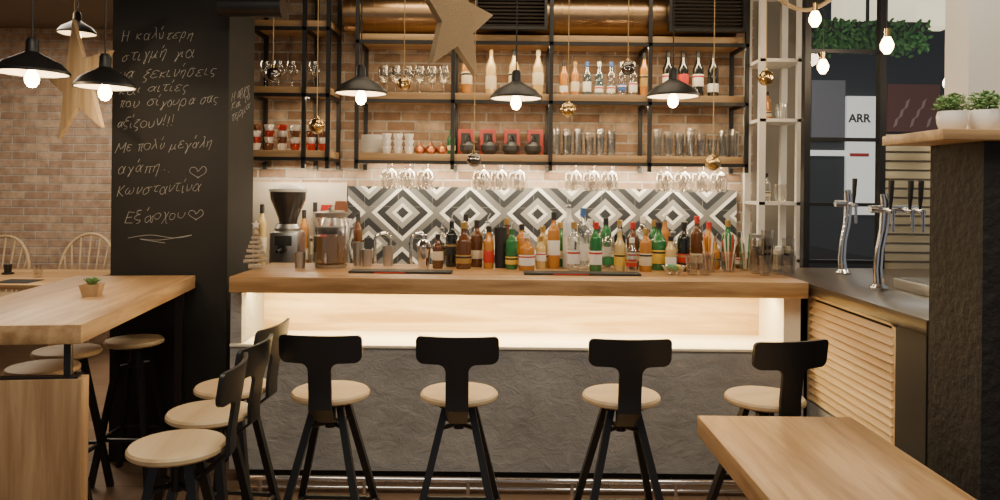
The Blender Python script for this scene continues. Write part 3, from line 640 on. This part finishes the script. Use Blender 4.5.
# ------------------------------------------------------------------ white rack + window
wr=root('white_rack',(0,0,0),0,'tall white painted open wooden rack beside the shelving','shelves')
xa,_=P(757,100,5.3); xb,_=P(794,100,5.3)
for x in (xa,xb):
    for y in (5.2,5.5): M().bb(x-.022,x+.022,y-.02,y+.02,0,3.0).obj('post',m_white,wr,smooth=False)
for v in (-10,62,122,205,262):
    z=P(775,v,5.2)[1]
    M().bb(xa-.02,xb+.02,5.18,5.52,z,z+.022).obj('shelf',m_white,wr,smooth=False)
for k,(v,g) in enumerate(((205,'clear'),(122,'amber'))):
    z=P(775,v,5.2)[1]+.022
    bottle(xa+.07,5.3,z,'small',g,'cream','black',h=.2,label='small bottle standing on the white rack')
    c=tag(M().lathe([(0,0),(.03,0),(.045,.05),(.04,.12),(.035,.12),(.03,.01),(0,.01)],seg=20).obj('glass_vase',m_glass,loc=(xa+.18,5.32,z)),'clear glass vase standing on the white rack','vase')
wy=5.0
vx=[P(u,100,wy)[0] for u in (806,881,960)]+[3.9]
q=M()
for x in vx: q.bb(x-.020,x+.020,wy-.03,wy+.03,0,CEIL)
for v in (52,140,205,262):
    z=P(880,v,wy)[1]; q.bb(vx[0],vx[1],wy-.02,wy+.02,z-.012,z+.012)
z=P(910,140,wy)[1]; q.bb(vx[1],vx[-1],wy-.02,wy+.02,z-.012,z+.012)
w1=struct(q.obj('window_1',m_black,smooth=False),'black steel framed glass partition')
g=M().bb(vx[0],vx[-1],wy-.003,wy+.003,0,CEIL).obj('window_pane',m_window,w1,smooth=False)
struct(M().bb(2.33,9.5,9.2,9.3,0,5.4).obj('wall_street',pm('street_wall',(.04,.043,.05),.8),smooth=False),'dark wall across the passage')
struct(M().bb(2.32,2.4,5.9,9.2,0,5.4).obj('wall_passage',pm('passage_wall',(.09,.08,.07),.8),smooth=False),'passage side wall')
def panel(name,u0,v0,u1,v1,D,mat,label,cat,th=.05,ground=False):
    a,zt=P(u0,v0,D); b,zb=P(u1,v1,D)
    return tag(M().bb(a,b,D,D+th,zb,zt,.003).obj(name,mat,smooth=False),label,cat)
m_glow=pm('sign_white',(.8,.8,.78),.6,emit=(1,.97,.9),es=.5)
m_vio=pm('leaf_print',(.42,.28,.26),.6)
WD=9.15
s1=panel('shop_sign',847,96,876,215,WD,m_glow,'white lit vertical shop sign with dark lettering','sign')
x,z=P(848.5,122,WD)
c=bpy.data.curves.new('t','FONT'); c.body='ARR'; c.size=.14; c.extrude=.001; c.offset=.004
o=bpy.data.objects.new('t',c); COL.objects.link(o); me=bpy.data.meshes.new_from_object(o.evaluated_get(bpy.context.evaluated_depsgraph_get())); bpy.data.objects.remove(o)
me.materials.clear(); me.materials.append(LC['black']); t=bpy.data.objects.new('sign_lettering',me); COL.objects.link(t); t.location=(x,WD-.006,z); t.rotation_euler=(math.pi/2,0,0); t.parent=s1
M().bb(x+.02,x+.25,WD-.008,WD+.002,z-.42,z-.38).obj('sign_line',LC['red'],s1,smooth=False)
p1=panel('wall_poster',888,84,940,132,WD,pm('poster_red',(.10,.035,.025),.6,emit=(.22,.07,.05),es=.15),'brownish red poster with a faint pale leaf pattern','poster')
q=M()
for i in range(7):
    xx,zz=P(896+i*5.5,122-9*(i%3),WD-.01); q.poly([(-.03,-.07),(.01,-.04),(.04,.07),(-.005,.03)],.004,Matrix.Translation((xx,WD-.004,zz)))
q.obj('leaf_pattern',m_vio,p1)
panel('fascia_beam',843,-40,955,26,5.9,pm('fascia_cream',(.7,.66,.56),.6,emit=(1,.86,.58),es=1.3),'cream lit box fascia above the glass passage','beam',.2)
panel('light_box',808,150,846,156,WD,m_glow,'thin lit strip sign on the dark wall','sign')
panel('shop_window',812,80,845,140,WD,pm('shop_glow',(.12,.11,.12),.4,emit=(.6,.6,.65),es=.08),'dim lit shop window across the passage','window')
# slatted wooden screen
a,zt=P(884,134,5.4); b,zb=P(962,290,5.4)
q=M(); n=17
for i in range(n):
    z=zb+(zt-zb)*(i+.5)/n; q.box(((a+b)/2,5.4,z),(b-a,.018,(zt-zb)/n*.8),.002,Matrix.Rotation(-.22,4,'X'))
q.bb(a-.02,a,5.38,5.43,0,zt+.02).bb(b,b+.02,5.38,5.43,0,zt+.02).bb(a,b,5.42,5.43,0,zt)
tag(q.obj('slatted_screen',m_slatX,smooth=False),'cream wooden slatted screen behind the glass','screen')
a,zt=P(812,30,5.7); b,zb=P(925,56,5.7)
iv=root('hanging_ivy',((a+b)/2,5.72,zt),0,'trailing green ivy in a planter trough outside the glass','plant')
M().bb(-(b-a)/2,(b-a)/2,-.06,.06,-.02,.06).bb(-.01,.01,-.01,.01,.06,1.5).obj('trough',m_blackm,iv,smooth=False)
q=M()
for i in range(1000):
    q.sph((random.uniform(-(b-a)/2,(b-a)/2),random.uniform(-.1,.06),random.uniform(zb-zt,.08)*random.uniform(.6,1)),.020,(1.2,.2,.6),seg=6,rot=Matrix.Rotation(random.uniform(0,6.3),4,'Y')@Matrix.Rotation(random.uniform(-1,1),4,'X'))
q.obj('foliage',m_greend,iv)
light('AREA','passage_light',(3.6,7.2,3.4),45,(1,.93,.82),1.5)
light('POINT','screen_fill',(3.1,4.85,2.35),28,(1,.82,.56),.06)  # added fill lamp to brighten the dark slatted screen, no fitting here
light('POINT','tap_light',(2.35,4.3,2.6),10,(1,.78,.52),.06)
# ------------------------------------------------------------------ items on counter
x,_=P(331,240,4.4)
o=root('drink_dispenser',(x,4.4,CT),0,'glass jar drink dispenser filled with amber tea on the bar','dispenser')
M().lathe([(0,.02),(.095,.02),(.105,.03),(.105,.26),(.085,.295),(.085,.305)],seg=32).obj('jar',m_glass,o)
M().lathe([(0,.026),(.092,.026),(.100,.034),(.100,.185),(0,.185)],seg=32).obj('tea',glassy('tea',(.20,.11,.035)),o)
M().lathe([(0,0),(.09,0),(.095,.02),(0,.02)],seg=32).obj('base',m_steel,o)
M().lathe([(.092,.295),(.096,.32),(.05,.33),(.014,.335),(.02,.35),(0,.355)],seg=32).obj('lid',m_steel,o)
M().cyl((0,-.10,.06),(0,-.14,.06),.01).cyl((0,-.135,.07),(0,-.135,.035),.008).cyl((0,-.135,.07),(0,-.135,.095),.005).obj('spigot',m_chrome,o)
x,_=P(256,240,4.3)
o=root('wooden_tree',(x,4.3,CT),.2,'small slatted wooden christmas tree on the bar counter','decoration')
q=M()
for i in range(7):
    w=.135-.017*i; q.box((0,-.006,.045+i*.026),(w,.012,.018),.002,Matrix.Rotation(random.uniform(-.10,.10),4,'Y'))
q.box((0,.006,.12),(.018,.010,.23)); q.box((0,0,.012),(.08,.05,.024),.003)
q.obj('slats',pm('weathered_wood',(.36,.29,.21),.85,bscale=60,var=.5),o)
M().poly(starpts(.026,.012),.008,Matrix.Translation((0,-.004,.25))).obj('star',m_white,o)
x,_=P(284,230,5.3)
o=root('coffee_grinder',(x,5.4,.95),0,'bulky steel coffee grinder with dark bean hopper on the back counter','coffee grinder')
M().box((0,0,.17),(.21,.23,.30),.025).box((0,0,.012),(.23,.28,.024),.006).lathe([(.085,.3),(.095,.34),(.08,.37)],seg=24).obj('body',m_steel,o)
M().lathe([(0,.36),(.06,.36),(.07,.41),(.125,.55),(.13,.60),(0,.60)],seg=28).obj('hopper',glassy('bean_hopper',(.05,.04,.035)),o)
M().lathe([(.133,.6),(.133,.62),(.07,.65),(0,.655)],seg=28).obj('hopper_lid',m_white,o)
M().bb(-.06,.06,-.118,-.112,.22,.29,.002).obj('badge',m_blackm,o)
M().cyl((.0,-.11,.2),(0,-.17,.2),.03).tube([(0,-.17,.2),(0,-.26,.19)],.012).obj('portafilter',m_black,o)
x,_=P(334,240,5.45)
o=root('espresso_machine',(x+.01,5.46,.95),0,'chrome espresso machine with cups on top on the back counter','coffee machine')
M().box((0,.0,.20),(.24,.38,.3),.02).box((0,-.03,.03),(.25,.44,.06),.01).obj('body',m_chrome,o); M().box((0,-.17,.30),(.22,.08,.12),.015).obj('panel',m_black,o)
for xx in (-.06,.06): M().cyl((xx,-.19,.24),(xx,-.19,.19),.03).tube([(xx,-.2,.2),(xx,-.32,.19)],.012).obj('portafilter',m_black,o)
x+=.01
for i in range(3): cup(x-.08+.08*i,5.46,1.302,m_ceram,'white ceramic cup on top of the espresso machine','cups on the espresso machine',rot=-1.57)
for i in range(2): cup(x-.04+.08*i,5.46,1.360,m_brownc,'brown ceramic cup on top of the espresso machine','cups on the espresso machine',rot=-1.57)
for u,g,h in ((262,'gold',.5),(304,'amber',.46),(315,'clear',.52),(358,'brown',.44)):
    x,_=P(u,230,5.72); bottle(x,5.72,.95,'tall',g,'cream','black',h=h,label='tall syrup bottle on the back counter')
# coffee bags leaning on the splashback
for u,m,c_,h in ((327,m_redc,'red',.50),(341,m_brownc,'brown',.53)):
    x,_=P(u,230,5.73); b=tag(M().poly([(-.045,0),(.045,0),(.048,.05),(.046,h-.04),(.040,h),(-.040,h),(-.046,h-.04),(-.048,.05)],.045).obj('coffee_bag',m,loc=(x,5.73,.95),smooth=False),'tall %s coffee bean bag standing behind the espresso machine'%c_,'bag','coffee bags')
    M().bb(-.03,.03,-.0235,-.0225,h-.18,h-.07).obj('bag_label',LC['cream'],b)
for u,D in ((375,4.72),(411,4.72)):
    x,z=P(u,233,D); o=root('faucet',(x,D,.92),.4,'chrome gooseneck faucet at the bar sink','faucet','faucets')
    h=z-.92
    M().cyl((0,0,0),(0,0,.03),.024).tube([(0,0,0),(0,0,h-.05)]+[(.05-.05*math.cos(a),0,h-.05+.05*math.sin(a)) for a in [i*math.pi/8 for i in range(9)]]+[(.1,0,h-.09)],.011,10).obj('spout',m_chrome,o); M().tube([(0,0,.05),(0,-.06,.08)],.007).obj('lever',m_chrome,o)
for u,y,h in ((358,4.5,.14),(367,4.45,.1),(388,4.5,.12),(300,4.35,.09)):
    x,_=P(u,262,y); tag(M().lathe([(0,0),(.028,0),(.034,h),(.031,h),(.026,.008),(0,.008)],seg=20).obj('steel_cup',m_steel,loc=(x,y,CT)),'brushed steel cup on the bar counter','cup','steel cups')
for a,b in ((350,452),(524,640)):
    x0,_=P(a,268,4.15); x1,_=P(b,268,4.15)
    o=root('bar_mat',((x0+x1)/2,4.16,CT),0,'black rubber bar mat with red printed edge on the counter','mat','bar mats'); w=(x1-x0)/2
    M().bb(-w,w,-.06,.06,0,.012,.003).obj('mat',m_blackm,o); M().bb(-w*.5,w*.1,-.0612,-.0600,.003,.009).obj('print',LC['red'],o,smooth=False)
x,_=P(501,232,4.46); tag(M().lathe([(0,0),(.034,0),(.040,.24),(.036,.24),(.030,.01),(0,.01)],seg=24).obj('black_canister',m_blackm,loc=(x,4.46,CT)),'tall matte black canister among the bottles','canister')
def strawjar(u,y,cols):
    x,_=P(u,260,y); o=root('straw_holder',(x,y,CT),0,'clear glass full of colourful drinking straws','straw holder','straw holders')
    M().lathe([(0,0),(.035,0),(.04,.11),(.037,.11),(.032,.008),(0,.008)],seg=20).obj('glass',m_glass,o)
    for i in range(12):
        a=i*.7; M().cyl((.014*math.cos(a),.014*math.sin(a),.01),(.038*math.cos(a),.036*math.sin(a),.18+.014*(i%4)),.0032,seg=6).obj('straw',LC[cols[i%len(cols)]],o)
strawjar(709,4.34,['red','white','yellow']); strawjar(729,4.36,['cream','red','white']); strawjar(746,4.46,['white','green','cream'])
x,_=P(674,268,4.2)
bw=tag(M().lathe([(0,0),(.035,0),(.04,.006),(.07,.05),(.067,.05),(.036,.01),(0,.01)],seg=24).obj('glass_bowl',m_glass,loc=(x,4.2,CT)),'shallow clear glass bowl holding citrus on the counter','bowl')
for i,(a,b) in enumerate(((.02,.0),(-.02,.015),(0,-.02))):
    tag(M().sph((0,0,0),.02,(1.15,1,1),14).obj('lime' if i else 'lemon',LC['green'] if i else LC['yellow'],loc=(x+a,4.2+b,CT+.036)),'small %s in the glass bowl'%('green lime' if i else 'yellow lemon'),'fruit')
t=None
for u,y,k in ((756,4.30,3),(767,4.36,4),(777,4.28,2),(788,4.36,3),(692,4.2,1),(705,4.2,1),(765,4.22,1),(789,4.24,1)):
    for j in range(k):
        x,_=P(u,262,y)
        if t is None: t=tumbler('tumbler','clear drinking glass on the bar counter','drinking glasses on the bar counter',h=.11); t.location=(x,y,CT)
        else: dup(t,(x,y,CT+j*.045))
x,_=P(783,255,4.54)
o=root('napkin_box',(x,4.54,CT),.1,'white plastic box of paper napkins on the counter end','box'); M().box((0,0,.06),(.13,.1,.12),.008).obj('box',m_white,o); M().box((0,0,.125),(.1,.02,.03),.006).obj('napkins',m_ceram,o)
x,_=P(757,245,4.56)
o=root('storage_jar',(x,4.56,CT),0,'tall clear glass jar with steel lid on the counter','jar'); M().lathe([(0,0),(.045,0),(.05,.01),(.05,.17),(.04,.19)],seg=24).obj('jar',m_glass,o); M().lathe([(0,.21),(.043,.21),(.043,.188),(0,.188)],seg=24).obj('lid',m_steel,o); M().lathe([(0,.01),(.044,.012),(.044,.1),(0,.1)],seg=20).obj('contents',m_burlap,o)
x,_=P(424,250,4.46)
o=root('cocktail_shaker',(x,4.46,CT),0,'polished steel cocktail shaker beside the bottles','shaker'); M().lathe([(0,0),(.032,0),(.043,.12),(.043,.125)],seg=24).obj('body',m_chrome,o); M().lathe([(.043,.125),(.03,.155),(.02,.165),(.02,.19),(0,.195)],seg=24).obj('cap',m_chrome,o)
# ------------------------------------------------------------------ dining area
dt=root('dining_table',(0,0,0),0,'low oak dining table by the brick wall','table')
xr,_=P(86,280,6.6)
M().bb(-5.2,xr,6.2,7.35,.71,.75,.004).obj('tabletop',m_oakX,dt)
for x in (xr-.1,-5.1):
    for y in (6.3,7.25): M().bb(x-.03,x+.03,y-.03,y+.03,0,.71).obj('leg',m_oakZ,dt,smooth=False)
def windsor(x,y,rot,lab,s=1):
    o=root('windsor_chair',(x,y,0),rot,lab,'chair','windsor chairs'); o.scale=(s*1.12,s,s)
    M().box((0,0,.44),(.44,.42,.035),.015).obj('seat',m_pale,o)
    for sx in (-1,1):
        for sy in (-1,1): M().cyl((sx*.15,sy*.14,.43),(sx*.21,sy*.2,0),.018,.013).obj('leg',m_pale,o)
    def hoop(a): return Vector((.27*math.cos(a)*(1+.12*math.sin(a)),-.19-.10*math.sin(a),.455+.60*max(0,math.sin(a))**.8))
    M().tube([hoop(i*math.pi/20) for i in range(21)],.016,10).obj('back_hoop',m_pale,o)
    for i in range(7):
        a=math.radians(35+i*18.3); h=hoop(a); M().cyl((h.x*.7,-.18,.455),h,.009,seg=8).obj('spindle',m_pale,o)
    return o
x,_=P(76,260,7.7); windsor(x,7.7,math.pi,'pale wooden windsor chair with hooped spindle back at the table',1.0)
x,_=P(-12,260,7.7); windsor(x,7.7,math.pi,'pale wooden windsor chair with hooped spindle back at the table',.97)
x,_=P(38,262,6.7); tag(M().lathe([(0,0),(.035,0),(.04,.11),(.037,.11),(.033,.008),(0,.008)],seg=18).obj('tumbler',m_glass,loc=(x,6.7,.75)),'clear drinking glass on the dining table','glass')
x,_=P(22,266,6.4); tag(M().bb(-.17,.12,-.12,.12,0,.006,.002).obj('placemat',m_blackm,loc=(x,6.4,.75)),'black placemat on the dining table','placemat')
x,_=P(8,262,6.9); o=root('candle_holder',(x,6.9,.75),0,'small black candle holder on the dining table','candle'); M().lathe([(0,0),(.05,0),(.05,.015),(.03,.02),(.035,.09),(0,.02)],seg=20).obj('holder',m_black,o); M().cyl((0,0,.02),(0,0,.08),.022).obj('candle',m_cream,o)
# ------------------------------------------------------------------ lights
light('AREA','ambient_fill_a',(-1.0,1.6,3.2),52,(1,.86,.65),1.6)  # added ambient fill: unseen area lamps at ceiling height, no fixtures modelled
light('AREA','ambient_fill_b',(1.2,2.0,3.2),50,(1,.86,.65),1.2)
light('AREA','ambient_fill_c',(0,4.4,3.2),14,(1,.80,.54),2.5,.4)
light('AREA','ambient_fill_dining',(-4.0,6.3,3.2),95,(1,.84,.63),1.5)  # same added ambient fill, over the dining area
w=bpy.data.worlds.new('world'); bpy.context.scene.world=w; w.use_nodes=True
w.node_tree.nodes['Background'].inputs[0].default_value=(.85,.86,.9,1); w.node_tree.nodes['Background'].inputs[1].default_value=.28
# ------------------------------------------------------------------ camera
cam=bpy.data.cameras.new('camera'); co=bpy.data.objects.new('camera',cam); COL.objects.link(co)
cam.sensor_width=36; cam.lens=27; cam.shift_y=-.063; cam.clip_start=.05
co.matrix_world=Matrix.Translation((0,0,EYE))@Matrix.Rotation(math.pi/2,4,'X')@Matrix.Rotation(R,4,'Z')
bpy.context.scene.camera=co
